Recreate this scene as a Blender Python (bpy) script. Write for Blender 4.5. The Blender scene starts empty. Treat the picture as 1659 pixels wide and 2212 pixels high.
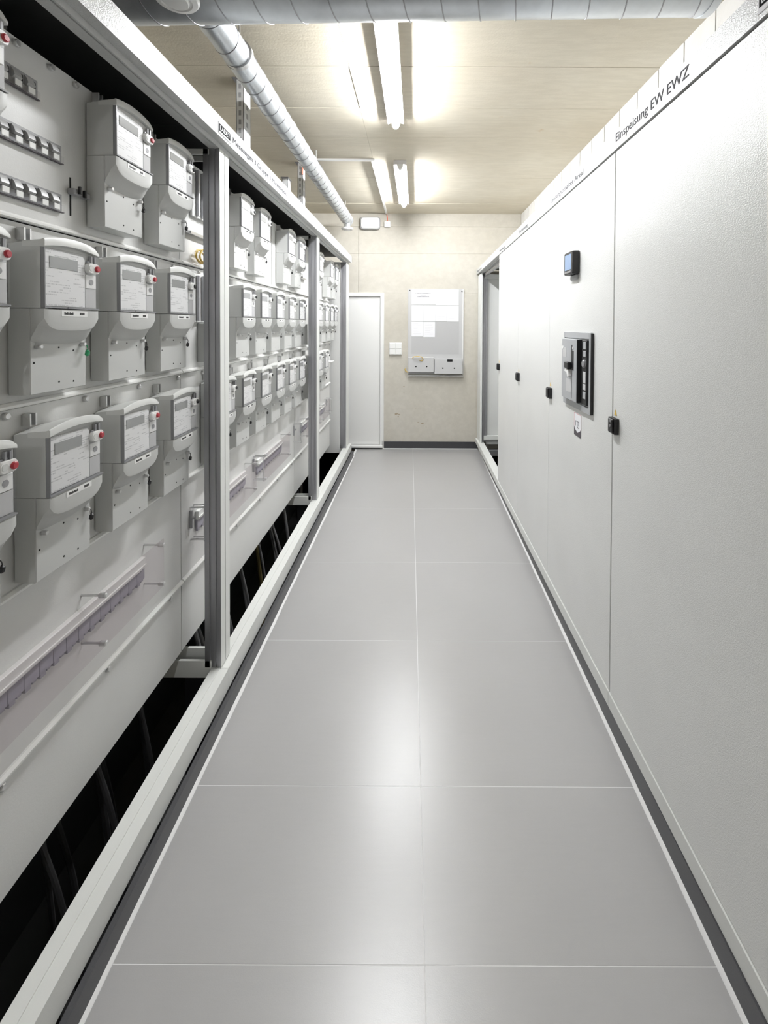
import bpy, bmesh, math, random
from mathutils import Vector, Matrix
random.seed(7)
S = bpy.context.scene
COL = S.collection
PI = math.pi

# ------------------------------------------------------------------ camera, world, exposure
CAM_H = 1.55
cam_d = bpy.data.cameras.new('camera')
cam = bpy.data.objects.new('camera', cam_d); COL.objects.link(cam); S.camera = cam
cam_d.sensor_fit = 'AUTO'; cam_d.sensor_width = 36.0
cam_d.lens = 36.0 * 960.0 / 2212.0
cam_d.shift_x = (829.5 - 898.93) / 2212.0
cam_d.shift_y = (718.76 - 1106.0) / 2212.0
cam_d.clip_start = 0.02
cam.matrix_world = (Matrix.Translation((0, 0, CAM_H)) @ Matrix.Rotation(math.radians(89.0), 4, 'X')
                    @ Matrix.Rotation(math.radians(0.25), 4, 'Z'))
W = bpy.data.worlds.new('world'); S.world = W; W.use_nodes = True
W.node_tree.nodes['Background'].inputs[0].default_value = (0.9, 0.95, 1.0, 1)
W.node_tree.nodes['Background'].inputs[1].default_value = 0.0
S.view_settings.view_transform = 'Standard'; S.view_settings.look = 'None'
S.view_settings.gamma = 1.0; S.view_settings.use_curve_mapping = False
S.view_settings.exposure = 0.0
LAMP_POWER = 226.0            # emission of the tube diffusers
try:
    S.cycles.use_denoising = True
    S.cycles.max_bounces = 14; S.cycles.diffuse_bounces = 8; S.cycles.glossy_bounces = 6
    S.cycles.transparent_max_bounces = 24; S.cycles.transmission_bounces = 8
    S.cycles.sample_clamp_indirect = 6.0
    S.cycles.caustics_reflective = False; S.cycles.caustics_refractive = False
except Exception:
    pass

# ------------------------------------------------------------------ materials
def mat(name, col, rough=0.5, metal=0.0, spec=0.5):
    m = bpy.data.materials.new(name); m.use_nodes = True
    b = m.node_tree.nodes['Principled BSDF']
    b.inputs['Base Color'].default_value = (*col, 1)
    b.inputs['Roughness'].default_value = rough
    b.inputs['Metallic'].default_value = metal
    b.inputs['Specular IOR Level'].default_value = spec
    return m
def N(m, typ, **kw):
    n = m.node_tree.nodes.new(typ)
    for k, v in kw.items():
        if k in n.inputs.keys(): n.inputs[k].default_value = v
        else: setattr(n, k, v)
    return n
def L(m, a, b): m.node_tree.links.new(a, b)
def BS(m): return m.node_tree.nodes['Principled BSDF']
def coords(m, scale=(1, 1, 1), kind='Object'):
    t = N(m, 'ShaderNodeTexCoord'); mp = N(m, 'ShaderNodeMapping')
    mp.inputs['Scale'].default_value = scale
    L(m, t.outputs[kind], mp.inputs['Vector']); return mp.outputs[0]
def noise(m, vec, scale, detail=4, rough=0.55):
    n = N(m, 'ShaderNodeTexNoise'); n.inputs['Scale'].default_value = scale
    n.inputs['Detail'].default_value = detail; n.inputs['Roughness'].default_value = rough
    L(m, vec, n.inputs['Vector']); return n.outputs['Fac']
def ramp(m, fac, stops):
    r = N(m, 'ShaderNodeValToRGB'); e = r.color_ramp.elements
    while len(e) < len(stops): e.new(0.5)
    for q, (p, c) in zip(e, stops):
        q.position = p; q.color = (*c, 1) if len(c) == 3 else c
    L(m, fac, r.inputs[0]); return r.outputs[0]
def mixc(m, fac, a, b, typ='MIX'):
    x = N(m, 'ShaderNodeMix', data_type='RGBA', blend_type=typ)
    if isinstance(fac, (int, float)): x.inputs[0].default_value = fac
    else: L(m, fac, x.inputs[0])
    for i, v in ((6, a), (7, b)):
        if isinstance(v, tuple): x.inputs[i].default_value = (*v, 1)
        else: L(m, v, x.inputs[i])
    return x.outputs[2]
def M2(m, op, a, b=None):
    x = N(m, 'ShaderNodeMath', operation=op)
    for i, v in enumerate((a, b)):
        if v is None: continue
        if isinstance(v, (int, float)): x.inputs[i].default_value = v
        else: L(m, v, x.inputs[i])
    return x.outputs[0]
def bump(m, h, strength, dist=0.01):
    b = N(m, 'ShaderNodeBump'); b.inputs['Strength'].default_value = strength
    b.inputs['Distance'].default_value = dist
    L(m, h, b.inputs['Height']); L(m, b.outputs[0], BS(m).inputs['Normal'])
def powder(name, col, rough=0.38, bs=0.25, scale=260):
    m = mat(name, col, rough)
    v = coords(m); n = noise(m, v, scale, 2)
    bump(m, n, bs, 0.002)
    c = noise(m, v, 3.0, 3)
    L(m, mixc(m, ramp(m, c, [(0.3, (0, 0, 0)), (0.7, (1, 1, 1))]), tuple(x * 0.975 for x in col), tuple(min(1, x * 1.02) for x in col)), BS(m).inputs['Base Color'])
    return m
M = {}
M['paint'] = powder('powder_coat_light_grey', (0.68, 0.685, 0.675), 0.40, 0.16)
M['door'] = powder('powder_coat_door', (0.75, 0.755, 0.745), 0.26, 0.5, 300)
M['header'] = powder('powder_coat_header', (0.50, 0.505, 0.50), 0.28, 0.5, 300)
M['panel'] = powder('powder_coat_panel', (0.65, 0.65, 0.64), 0.42, 0.12)
M['sill'] = powder('powder_coat_sill', (0.72, 0.73, 0.71), 0.42, 0.08)
M['inside'] = powder('interior_shade_sheet', (0.035, 0.035, 0.036), 0.6, 0.1)  # interior shade of the left cabinets put into a near-black colour
M['pit'] = mat('pit_shade_black', (0.03, 0.03, 0.03), 0.9)  # near-black colour stands in for the shade down in the pits
def zinc(name, base, rough, stretch):
    m = mat(name, base, rough, 0.85)
    v = coords(m, stretch); n = noise(m, v, 30, 5)
    L(m, mixc(m, n, tuple(x * 0.72 for x in base), tuple(min(1, x * 1.2) for x in base)), BS(m).inputs['Base Color'])
    r = M2(m, 'ADD', M2(m, 'MULTIPLY', n, 0.25), rough - 0.1)
    L(m, r, BS(m).inputs['Roughness']); return m
M['zinc'] = zinc('galvanised_profile', (0.40, 0.40, 0.42), 0.40, (1, 1, 0.08))
M['duct'] = zinc('galvanised_duct', (0.66, 0.69, 0.72), 0.34, (0.35, 0.35, 0.35))
M['chrome'] = mat('polished_metal', (0.72, 0.72, 0.73), 0.22, 1.0)
M['steel'] = mat('screw_steel', (0.62, 0.62, 0.62), 0.3, 0.7)
M['black'] = mat('black_plastic', (0.012, 0.012, 0.013), 0.45)
M['hole'] = mat('dark_hole', (0.01, 0.01, 0.01), 0.9)
M['lampbody'] = mat('lamp_housing_grey_white', (0.72, 0.70, 0.70), 0.5)
M['tag_edge'] = mat('white_edge_strip', (0.82, 0.82, 0.80), 0.35)
M['white'] = mat('white_plastic', (0.80, 0.80, 0.79), 0.4)
M['whitepaint'] = mat('white_door_paint', (0.80, 0.80, 0.79), 0.42)
M['meter'] = powder('meter_plastic', (0.52, 0.525, 0.515), 0.45, 0.05, 400)
M['meterdark'] = powder('meter_base_plastic', (0.42, 0.42, 0.42), 0.5, 0.05, 400)
M['hood'] = mat('meter_hood_plastic', (0.62, 0.625, 0.61), 0.38)
M['red'] = mat('red_plastic', (0.42, 0.035, 0.05), 0.35)
M['green'] = mat('green_seal', (0.03, 0.30, 0.13), 0.4)
M['lcd'] = mat('lcd_glass', (0.33, 0.335, 0.33), 0.16)
M['rim'] = mat('window_rim', (0.24, 0.24, 0.25), 0.3)
M['grey'] = mat('mid_grey_plastic', (0.30, 0.30, 0.31), 0.45)
M['bezel'] = mat('breaker_grey', (0.40, 0.41, 0.425), 0.42)
M['yellow'] = mat('yellow_cable_sheath', (0.60, 0.42, 0.10), 0.45)
M['olive'] = mat('olive_cable_sheath', (0.16, 0.13, 0.05), 0.5)
M['bag'] = mat('thin_plastic_bag', (0.75, 0.73, 0.66), 0.35)
M['paper'] = mat('paper', (0.80, 0.80, 0.83), 0.75)
M['greysheet'] = mat('grey_sheet', (0.53, 0.53, 0.535), 0.6)
M['ink'] = mat('grey_ink', (0.16, 0.16, 0.17), 0.7)
M['ink2'] = mat('dark_grey_ink', (0.13, 0.13, 0.14), 0.85, 0, 0.06)
M['matteblack'] = mat('printed_black', (0.015, 0.015, 0.016), 0.85, 0, 0.05)
M['chip'] = mat('knocked_concrete', (0.36, 0.30, 0.22), 0.9)
M['galv'] = mat('galvanised_strip', (0.68, 0.69, 0.70), 0.38, 0.35)
M['boardgrey'] = mat('board_grey_sheet', (0.47, 0.47, 0.475), 0.6)
M['lamprim'] = mat('grey_lamp_rim', (0.33, 0.33, 0.34), 0.5)
M['fuse'] = mat('fuse_grey_plastic', (0.42, 0.42, 0.42), 0.4)
M['inkl'] = mat('pale_grey_ink', (0.45, 0.45, 0.47), 0.7)
M['orange'] = mat('orange_wire', (0.75, 0.12, 0.06), 0.5)
M['caulk'] = mat('white_caulk', (0.78, 0.78, 0.78), 0.6)
M['grout'] = mat('light_grout', (0.78, 0.78, 0.78), 0.85)
M['cabledark'] = mat('dark_cable', (0.05, 0.05, 0.052), 0.45)
M['cablegrey'] = mat('grey_cable', (0.24, 0.24, 0.245), 0.4)
M['terminal'] = mat('terminal_plastic', (0.32, 0.31, 0.36), 0.4)
M['signred'] = mat('sticker_red', (0.5, 0.08, 0.1), 0.6)
M['signdark'] = mat('sticker_dark', (0.09, 0.08, 0.09), 0.6)
M['signyel'] = mat('sticker_yellow', (0.65, 0.42, 0.08), 0.6)
# clear plastic
def clear(name, tint, gloss):
    m = bpy.data.materials.new(name); m.use_nodes = True
    nt = m.node_tree; nt.nodes.clear()
    o = nt.nodes.new('ShaderNodeOutputMaterial'); t = nt.nodes.new('ShaderNodeBsdfTransparent')
    g = nt.nodes.new('ShaderNodeBsdfGlossy'); x = nt.nodes.new('ShaderNodeMixShader'); f = nt.nodes.new('ShaderNodeLayerWeight')
    t.inputs[0].default_value = (*tint, 1); g.inputs['Roughness'].default_value = gloss; f.inputs[0].default_value = 0.5
    p = nt.nodes.new('ShaderNodeMath'); p.operation = 'POWER'; p.inputs[1].default_value = 5.0      # Schlick: the same from both faces
    q = nt.nodes.new('ShaderNodeMath'); q.operation = 'MULTIPLY_ADD'; q.inputs[1].default_value = 0.6; q.inputs[2].default_value = 0.03
    nt.links.new(f.outputs['Facing'], p.inputs[0]); nt.links.new(p.outputs[0], q.inputs[0]); nt.links.new(q.outputs[0], x.inputs[0]); nt.links.new(t.outputs[0], x.inputs[1]); nt.links.new(g.outputs[0], x.inputs[2])
    nt.links.new(x.outputs[0], o.inputs[0]); return m
M['clear'] = clear('clear_polycarbonate', (0.97, 0.97, 0.975), 0.12)
M['acryl'] = clear('pink_cast_acrylic', (0.95, 0.93, 0.94), 0.10)  # faint pink colour cast put into the tint of the clear covers
def emit(name, col, s):
    m = bpy.data.materials.new(name); m.use_nodes = True
    b = BS(m); b.inputs['Base Color'].default_value = (0.8, 0.8, 0.8, 1)
    b.inputs['Emission Color'].default_value = (*col, 1); b.inputs['Emission Strength'].default_value = s; return m
M['tube'] = emit('lit_tube_diffuser', (0.97, 0.985, 1.0), LAMP_POWER)
M['screen'] = emit('lit_screen', (0.40, 0.62, 1.0), 0.45)
BS(M['screen']).inputs['Base Color'].default_value = (0.12, 0.15, 0.2, 1)
# tile
m = M['tile'] = mat('grey_porcelain_tile', (0.27, 0.265, 0.26), 0.36, 0, 0.8)
v = coords(m); n1 = noise(m, v, 2.2, 5); n2 = noise(m, v, 420, 2); n3 = noise(m, coords(m, (3, 26, 3)), 4, 4)
c = mixc(m, n1, (0.37, 0.366, 0.366), (0.43, 0.426, 0.426)); c = mixc(m, M2(m, 'MULTIPLY', n2, 0.35), c, (0.34, 0.335, 0.335))
c = mixc(m, M2(m, 'MULTIPLY', n3, 0.18), c, (0.50, 0.49, 0.485))
L(m, c, BS(m).inputs['Base Color'])
L(m, M2(m, 'ADD', M2(m, 'MULTIPLY', n1, 0.10), 0.25), BS(m).inputs['Roughness'])
bump(m, n2, 0.06, 0.002)
m = M['plinth'] = mat('dark_tile_skirting', (0.045, 0.045, 0.050), 0.33)
n = noise(m, coords(m), 300, 2); L(m, mixc(m, n, (0.035, 0.035, 0.04), (0.06, 0.06, 0.066)), BS(m).inputs['Base Color'])
# concretes
def concrete(name, lo, hi, stretch, stain, stains):
    m = mat(name, hi, 0.8, 0, 0.25); v = coords(m)
    big = noise(m, v, 1.1, 5); c = mixc(m, ramp(m, big, [(0.3, (0, 0, 0)), (0.72, (1, 1, 1))]), lo, hi)
    gr = noise(m, coords(m, stretch), 9, 6, 0.6)
    c = mixc(m, M2(m, 'MULTIPLY', ramp(m, gr, [(0.42, (1, 1, 1)), (0.6, (0, 0, 0))]), 0.16), c, tuple(x * 0.70 for x in lo))
    sp = noise(m, coords(m, (1, 1, 2.2)), 6.5, 6, 0.7)
    c = mixc(m, M2(m, 'MULTIPLY', ramp(m, sp, [(0.66, (0, 0, 0)), (0.80, (1, 1, 1))]), stains), c, stain)
    L(m, c, BS(m).inputs['Base Color'])
    bump(m, M2(m, 'ADD', gr, noise(m, v, 90, 3)), 0.12, 0.006); return m
M['wall'] = concrete('cream_concrete_wall', (0.52, 0.49, 0.425), (0.595, 0.57, 0.515), (1.4, 1, 1.6), (0.34, 0.28, 0.20), 0.6)
M['ceil'] = concrete('board_marked_concrete_ceiling', (0.58, 0.525, 0.42), (0.66, 0.62, 0.525), (0.8, 4.5, 1), (0.48, 0.30, 0.12), 0.6)
M['block'] = concrete('pale_sandlime_block', (0.58, 0.57, 0.55), (0.64, 0.63, 0.61), (1, 1, 1), (0.5, 0.48, 0.45), 0.15)
M['mortar'] = mat('mortar', (0.33, 0.29, 0.24), 0.9)
M['seam'] = mat('dark_concrete_joint', (0.16, 0.12, 0.08), 0.9)
# printed faces (flat print only)
def printed(name, paper, ink, pitch, dens, axis_scale):
    m = mat(name, paper, 0.5)
    t = N(m, 'ShaderNodeTexCoord'); s = N(m, 'ShaderNodeSeparateXYZ'); L(m, t.outputs['Object'], s.inputs[0])
    zz = M2(m, 'DIVIDE', s.outputs['Z'], pitch)
    line = M2(m, 'LESS_THAN', M2(m, 'FRACT', zz), 0.42)
    row = M2(m, 'FLOOR', zz)
    cv = N(m, 'ShaderNodeCombineXYZ'); L(m, M2(m, 'MULTIPLY', s.outputs['Y'], axis_scale), cv.inputs[0]); L(m, M2(m, 'MULTIPLY', row, 7.3), cv.inputs[1])
    ch = noise(m, cv.outputs[0], 1.0, 3, 0.8)
    cv2 = N(m, 'ShaderNodeCombineXYZ'); L(m, M2(m, 'MULTIPLY', s.outputs['Y'], 22.0), cv2.inputs[0]); L(m, M2(m, 'MULTIPLY', row, 3.1), cv2.inputs[1])
    wd = noise(m, cv2.outputs[0], 1.0, 1, 0.5)
    f = M2(m, 'MULTIPLY', line, M2(m, 'MULTIPLY', M2(m, 'GREATER_THAN', ch, 0.47), M2(m, 'GREATER_THAN', wd, dens)))
    L(m, mixc(m, M2(m, 'MULTIPLY', f, 0.8), paper, ink), BS(m).inputs['Base Color']); return m
M['label'] = printed('meter_label_print', (0.80, 0.80, 0.80), (0.45, 0.45, 0.46), 0.0062, 0.52, 650)
M['tag'] = printed('name_tag_print', (0.80, 0.80, 0.80), (0.03, 0.03, 0.03), 0.0125, 0.47, 420)
M['fusetag'] = printed('fuse_tag_print', (0.80, 0.82, 0.82), (0.35, 0.38, 0.38), 0.004, 0.3, 900)

# ------------------------------------------------------------------ geometry helpers
class MB:
    def __init__(s): s.bm = bmesh.new(); s.mi = 0
    def _tag(s, faces, smooth=False):
        for f in faces: f.material_index = s.mi; f.smooth = smooth
    def box(s, x0, x1, y0, y1, z0, z1, bev=0.0, seg=1):
        x0, x1 = sorted((x0, x1)); y0, y1 = sorted((y0, y1)); z0, z1 = sorted((z0, z1))
        v = [s.bm.verts.new((x, y, z)) for x in (x0, x1) for y in (y0, y1) for z in (z0, z1)]
        fs = [s.bm.faces.new([v[i] for i in q]) for q in ((0, 1, 3, 2), (4, 6, 7, 5), (0, 4, 5, 1), (2, 3, 7, 6), (0, 2, 6, 4), (1, 5, 7, 3))]
        s._tag(fs)
        if bev > 0:
            es = {e for f in fs for e in f.edges}
            r = bmesh.ops.bevel(s.bm, geom=list(es), offset=bev, segments=seg, affect='EDGES', profile=0.5)
            s._tag([f for f in r['faces']], seg > 1)
        return s
    def rings(s, rr, cap0=True, cap1=True, smooth=True):
        V = [[s.bm.verts.new(p) for p in r] for r in rr]; n = len(rr[0]); fs = []
        for a, b in zip(V, V[1:]):
            for i in range(n):
                j = (i + 1) % n
                fs.append(s.bm.faces.new((a[i], a[j], b[j], b[i])))
        s._tag(fs, smooth)
        caps = []
        if cap0: caps.append(s.bm.faces.new(V[0][::-1]))
        if cap1: caps.append(s.bm.faces.new(V[-1]))
        s._tag(caps); return s
    def prism(s, pts, axis, a, b, smooth=False):
        """2D outline pts extruded along axis from a to b."""
        def p3(p, t):
            return {'x': (t, p[0], p[1]), 'y': (p[0], t, p[1]), 'z': (p[0], p[1], t)}[axis]
        return s.rings([[p3(p, a) for p in pts], [p3(p, b) for p in pts]], smooth=smooth)
    def cyl(s, p0, p1, r0, r1=None, n=16, smooth=True, caps=True):
        p0, p1 = Vector(p0), Vector(p1); r1 = r0 if r1 is None else r1
        d = (p1 - p0).normalized(); u = d.orthogonal().normalized(); w = d.cross(u)
        rr = [[p + (u * math.cos(2 * PI * i / n) + w * math.sin(2 * PI * i / n)) * r for i in range(n)] for p, r in ((p0, r0), (p1, r1))]
        return s.rings(rr, caps, caps, smooth)
    def lathe(s, c, axis, prof, n=24, smooth=True, caps=True):
        c = Vector(c); d = Vector(axis).normalized(); u = d.orthogonal().normalized(); w = d.cross(u)
        rr = [[c + d * h + (u * math.cos(2 * PI * i / n) + w * math.sin(2 * PI * i / n)) * max(r, 1e-5) for i in range(n)] for r, h in prof]
        return s.rings(rr, caps, caps, smooth)
    def tube(s, pts, r, n=8, caps=True):
        pts = [Vector(p) for p in pts]; rr = []; u = None
        for i, p in enumerate(pts):
            d = (pts[min(i + 1, len(pts) - 1)] - pts[max(i - 1, 0)]).normalized()
            u = d.orthogonal().normalized() if u is None else (u - d * u.dot(d)).normalized()
            w = d.cross(u)
            rr.append([p + (u * math.cos(2 * PI * k / n) + w * math.sin(2 * PI * k / n)) * r for k in range(n)])
        return s.rings(rr, caps, caps, True)
    def mesh(s, name, mats, off=(0, 0, 0), sharp=35):
        bmesh.ops.recalc_face_normals(s.bm, faces=s.bm.faces[:])
        me = bpy.data.meshes.new(name)
        if any(off): bmesh.ops.translate(s.bm, verts=s.bm.verts[:], vec=Vector(off))
        s.bm.to_mesh(me); s.bm.free()
        for q in (mats if isinstance(mats, (list, tuple)) else [mats]): me.materials.append(M[q])
        me.set_sharp_from_angle(angle=math.radians(sharp)); return me
def wloc(o):
    v = Vector((0, 0, 0))
    while o is not None: v += o.location; o = o.parent
    return v
def link(name, me, parent=None, loc=(0, 0, 0)):
    o = bpy.data.objects.new(name, me); COL.objects.link(o); o.location = loc
    if parent is not None: o.parent = parent
    return o
def part(name, mb, mats, parent=None, label=None):
    """mesh given in world coordinates, made a part of parent (or a top-level mesh)"""
    off = -wloc(parent) if parent is not None else Vector((0, 0, 0))
    o = link(name, mb.mesh(name, mats, off), parent)
    if label: o['label'] = label
    return o
def own(name, mb, mats, at):
    """top-level mesh with its origin at 'at'"""
    return link(name, mb.mesh(name, mats, -Vector(at)), None, at)
def tag(o, label, cat, group=None):
    o['label'] = label; o['category'] = cat
    if group: o['group'] = group
    return o
def thing(name, at, label, cat, group=None):
    return tag(link(name, None, None, at), label, cat, group)
def struct(name, mb, mats, parent=None):
    o = part(name, mb, mats, parent)
    if parent is None: o['kind'] = 'structure'
    return o
def text(parent, s, size, length, at, side, m, name='lettering', depth=0.0006):
    cu = bpy.data.curves.new(name, 'FONT'); cu.body = s; cu.size = size; cu.extrude = depth
    t = bpy.data.objects.new(name, cu); COL.objects.link(t)
    bpy.context.view_layer.update()
    me = bpy.data.meshes.new_from_object(t.evaluated_get(bpy.context.evaluated_depsgraph_get()))
    bpy.data.objects.remove(t); bpy.data.curves.remove(cu)
    xs = [v.co.x for v in me.vertices]; w = max(xs) - min(xs); x0 = min(xs); k = length / w
    for v in me.vertices: v.co.x = (v.co.x - x0) * k
    R = Matrix(((0, 0, 1), (1, 0, 0), (0, 1, 0))) if side == 'L' else Matrix(((0, 0, -1), (-1, 0, 0), (0, 1, 0)))
    if side == 'B': R = Matrix(((1, 0, 0), (0, 0, -1), (0, 1, 0)))
    for v in me.vertices: v.co = R @ v.co + Vector(at) - wloc(parent)
    me.materials.clear(); me.materials.append(M[m])
    return link(name, me, parent)
B = MB

# ------------------------------------------------------------------ room
YB, CZ, XR, XL, YN = 5.55, 2.935, 1.30, -1.45, -4.6
floor = struct('floor', B().box(-0.752, 0.775, YN, YB, -0.05, -0.0005), 'grout')
ROWS = [YN, -3.3, -2.5, -1.72, -1.03, -0.36, 0.36, 1.049, 1.467, 2.156, 2.875, 3.732, 4.69, YB - 0.004]
jx = lambda d: 0.042 - 0.0138 * d
xr = lambda d: 0.722 + 0.0095 * d
xl = lambda d: -0.7405 + 0.003 * d
for a, b in zip(ROWS, ROWS[1:]):
    for side in (0, 1):
        g = 0.0013
        if side == 0: q = [(xl(a) - .004, a + g), (jx(a) - g, a + g), (jx(b) - g, b - g), (xl(b) - .004, b - g)]
        else: q = [(jx(a) + g, a + g), (xr(a) + .004, a + g), (xr(b) + .004, b - g), (jx(b) + g, b - g)]
        t = B(); t.prism(q, 'z', -0.004, 0.0)
        part('tile', t, 'tile', floor)
# side strips of the floor under the skirtings, and the cable pits below both rows of cabinets
pit = B(); pit.box(XL, -0.752, YN, YB, -0.75, -0.70).box(-0.756, -0.752, YN, YB, -0.70, -0.05).box(XL, XL + .004, YN, YB, -0.70, -0.005)
struct('cable_pit', pit, 'pit')
pit = B(); pit.box(0.775, XR, YN, YB, -0.75, -0.70).box(0.775, 0.779, YN, YB, -0.70, -0.05)
struct('cable_pit', pit, 'pit')
# skirtings (baseboards) and caulk lines
k = B(); k.prism([(-0.752, YN), (-0.7445, YN), (-0.7315, 5.215), (-0.752, 5.215)], 'z', -0.05, 0.064); struct('baseboard_left', k, 'plinth')
k = B(); k.prism([(xr(YN) + .012, YN), (0.776, YN), (0.79, YB), (xr(YB) + .010, YB)], 'z', -0.05, 0.082); struct('baseboard_right', k, 'plinth')
k = B()
def bead(side):
    mb = B(); n = 70; rr = []; ye = 5.215 if side == 'l' else YB - 0.03
    for i in range(n + 1):
        y = YN + (ye - YN) * i / n
        w = 0.010 + random.uniform(-0.0015, 0.0025); h = 0.0085 + random.uniform(-0.001, 0.001)
        if side == 'l':
            x = -0.7445 + (y - YN) * 0.00176 - 0.002
            rr.append([(x, y, -0.004), (x, y, h), (x + w * .5, y, h * .75), (x + w, y, 0.0015), (x + w, y, -0.004)])
        else:
            x = xr(y) + .0135 - 0.0001; w = .0115 + random.uniform(-0.0015, 0.003)
            rr.append([(x, y, -0.004), (x, y, h * 1.3), (x - w * .5, y, h), (x - w, y, 0.0015), (x - w, y, -0.004)])
    return mb.rings(rr)
struct('trim_1', bead('l'), 'caulk'); struct('trim_2', bead('r'), 'caulk')
struct('baseboard_back', B().box(-0.398, 0.775, YB - 0.012, YB, 0.004, 0.088), 'plinth')
struct('trim_3', B().box(-0.40, 0.775, YB - 0.020, YB - 0.0005, -0.004, 0.006, 0.002), 'caulk')

# back wall: three concrete lifts with fine joints; door opening on the left
wb = struct('wall_back', B().box(XL, XR, YB + 0.02, YB + 0.14, -0.05, CZ + 0.1), 'seam')
DX0, DX1, DZ = -1.35, -0.40, 1.95
def slab(x0, x1, z0, z1): part('wall_panel', B().box(x0, x1, YB, YB + 0.02, z0, z1, 0.0015), 'wall', wb)
slab(DX1 + 0.0, XR, 0, DZ); slab(XL, DX0, 0, DZ)
slab(XL, -0.722, DZ + 0.0015, 2.437); slab(-0.719, XR, DZ + 0.0005, 2.4375)
slab(XL, -0.722, 2.4385, 2.772); slab(-0.719, XR, 2.4385, 2.772); slab(XL, XR, 2.7735, CZ + 0.05)
# knocks in the plaster
for (x, z, r) in ((-0.245, .435, .020), (-0.21, .425, .012), (0.03, .33, .008), (0.0, .50, .006), (0.085, .315, .013), (-0.22, .40, .010), (0.13, .27, .006), (-.15, .78, .008), (-.15, .70, .006)):
    q = B(); n = 11
    q.prism([(x + r * (1.25 + .45 * random.uniform(-1, 1)) * math.cos(2 * PI * i / n), z + r * (.6 + .3 * random.uniform(-1, 1)) * math.sin(2 * PI * i / n)) for i in range(n)], 'y', YB - 0.0008, YB + 0.004)
    part('chip', q, 'chip', wb)
# door
dr = link('door_1', None, None, (DX1, YB, 0)); dr['kind'] = 'structure'
f = B(); f.box(DX1 - 0.047, DX1, YB - 0.022, YB + 0.02, 0.0, DZ, 0.003).box(DX0, DX0 + 0.047, YB - 0.022, YB + 0.02, 0.0, DZ, 0.003).box(DX0 + 0.047, DX1 - 0.047, YB - 0.022, YB + 0.02, DZ - 0.045, DZ, 0.003)
part('door_frame', f, 'whitepaint', dr)
part('door_leaf', B().box(DX0 + 0.05, DX1 - 0.05, YB + 0.008, YB + 0.019, 0.05, DZ - 0.048, 0.002), 'whitepaint', dr)
part('threshold', B().box(DX0, DX1 - 0.012, YB - 0.05, YB + 0.019, 0.018, 0.046, 0.004), 'white', dr)
part('gap_shade', B().box(DX0, DX1 - 0.014, YB - 0.045, YB + 0.019, 0.0, 0.018), 'black', dr)  # black block standing in for the shaded gap under the threshold
part('hinge', B().cyl((DX1 - 0.012, YB - 0.03, 0.052), (DX1 - 0.012, YB - 0.03, 0.10), 0.007), 'steel', dr)

# right block wall (only its top course shows above the cabinets) and other walls
wr = struct('wall_right', B().box(XR + 0.012, XR + 0.12, YN, YB + 0.14, -0.75, CZ + 0.1), 'mortar')
part('plain_courses', B().box(XR, XR + 0.012, YN, YB, -0.7, 2.685), 'block', wr)
y = 1.961
while y > YN: y -= 0.2293
y += 0.2293
yy = [y + 0.2293 * i for i in range(60) if y + 0.2293 * i < YB - 0.02]
for a, b in zip([YN] + yy, yy + [YB]):
    part('block', B().box(XR + random.uniform(-0.0008, 0.0008), XR + 0.0125, a + 0.0040, b - 0.0040, 2.690, CZ + 0.03, 0.001), 'block', wr)
struct('wall_left', B().box(XL - 0.1, XL - .0005, YN, YB + 0.14, -0.75, CZ + 0.1), 'wall')
struct('wall_rear', B().box(XL - 0.1, XR + 0.1, YN - 0.1, YN, -0.75, CZ + 0.1), 'wall')

# ceiling: board marked concrete, one panel per form board
ce = struct('ceiling', B().box(XL, XR + 0.1, YN, YB + 0.13, CZ + 0.004, CZ + 0.12), 'seam')
J = [2.406, 2.863, 3.305, 3.756, 4.214, 4.651, 5.092]
while J[0] > YN + .46: J.insert(0, J[0] - 0.455)
J = [YN] + J + [YB]
for a, b in zip(J, J[1:]):
    for x0, x1 in (((XL, -0.367), (-0.366, XR + 0.02)) if b < 3.8 else ((XL, XR + 0.02),)):
        dz = random.uniform(-0.0022, 0.0012)
        part('ceiling_panel', B().box(x0 + .0003, x1 - .0003, a + 0.0014, b - 0.0014, CZ + dz, CZ + 0.0045, 0.0008), 'ceil', ce)

# ------------------------------------------------------------------ lamps (two tube lights on the ceiling, plus an added one behind the camera)
def lamp(y0, y1, label):
    X = -0.142
    t = thing('ceiling_light', (X, (y0 + y1) / 2, CZ), label, 'light', 'tube lights on the ceiling')
    h = B(); h.prism([(X - .053, CZ), (X - .054, CZ - .040), (X - .050, CZ - .040), (X - .029, CZ - .034), (X + .029, CZ - .034), (X + .050, CZ - .040), (X + .054, CZ - .040), (X + .053, CZ)], 'y', y0, y1)
    part('housing', h, 'lampbody', t)
    pr = [(X + 0.025 * math.cos(a), CZ - 0.034 - 0.040 * math.sin(a)) for a in [PI * i / 12 for i in range(13)]]
    part('diffuser', B().prism(pr, 'y', y0 + 0.035, y1 - 0.004, True), 'tube', t)
    pc = [(X + 0.027 * math.cos(a), CZ - 0.033 - 0.043 * math.sin(a)) for a in [PI * i / 12 for i in range(13)]]
    part('end_cap', B().prism(pc, 'y', y0, y0 + 0.034, True), 'white', t)
    part('end_cap', B().prism(pc, 'y', y1 - 0.0035, y1 + 0.002, True), 'white', t)
lamp(1.90, 3.00, 'long lit tube light on the ceiling just behind the big cross duct')
lamp(3.757, 4.98, 'lit tube light on the ceiling farther off, near the back wall')
lamp(-3.68, -2.46, 'added unseen tube light on the ceiling behind the camera')  # unseen lamp added to brighten the near end of the aisle

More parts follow.
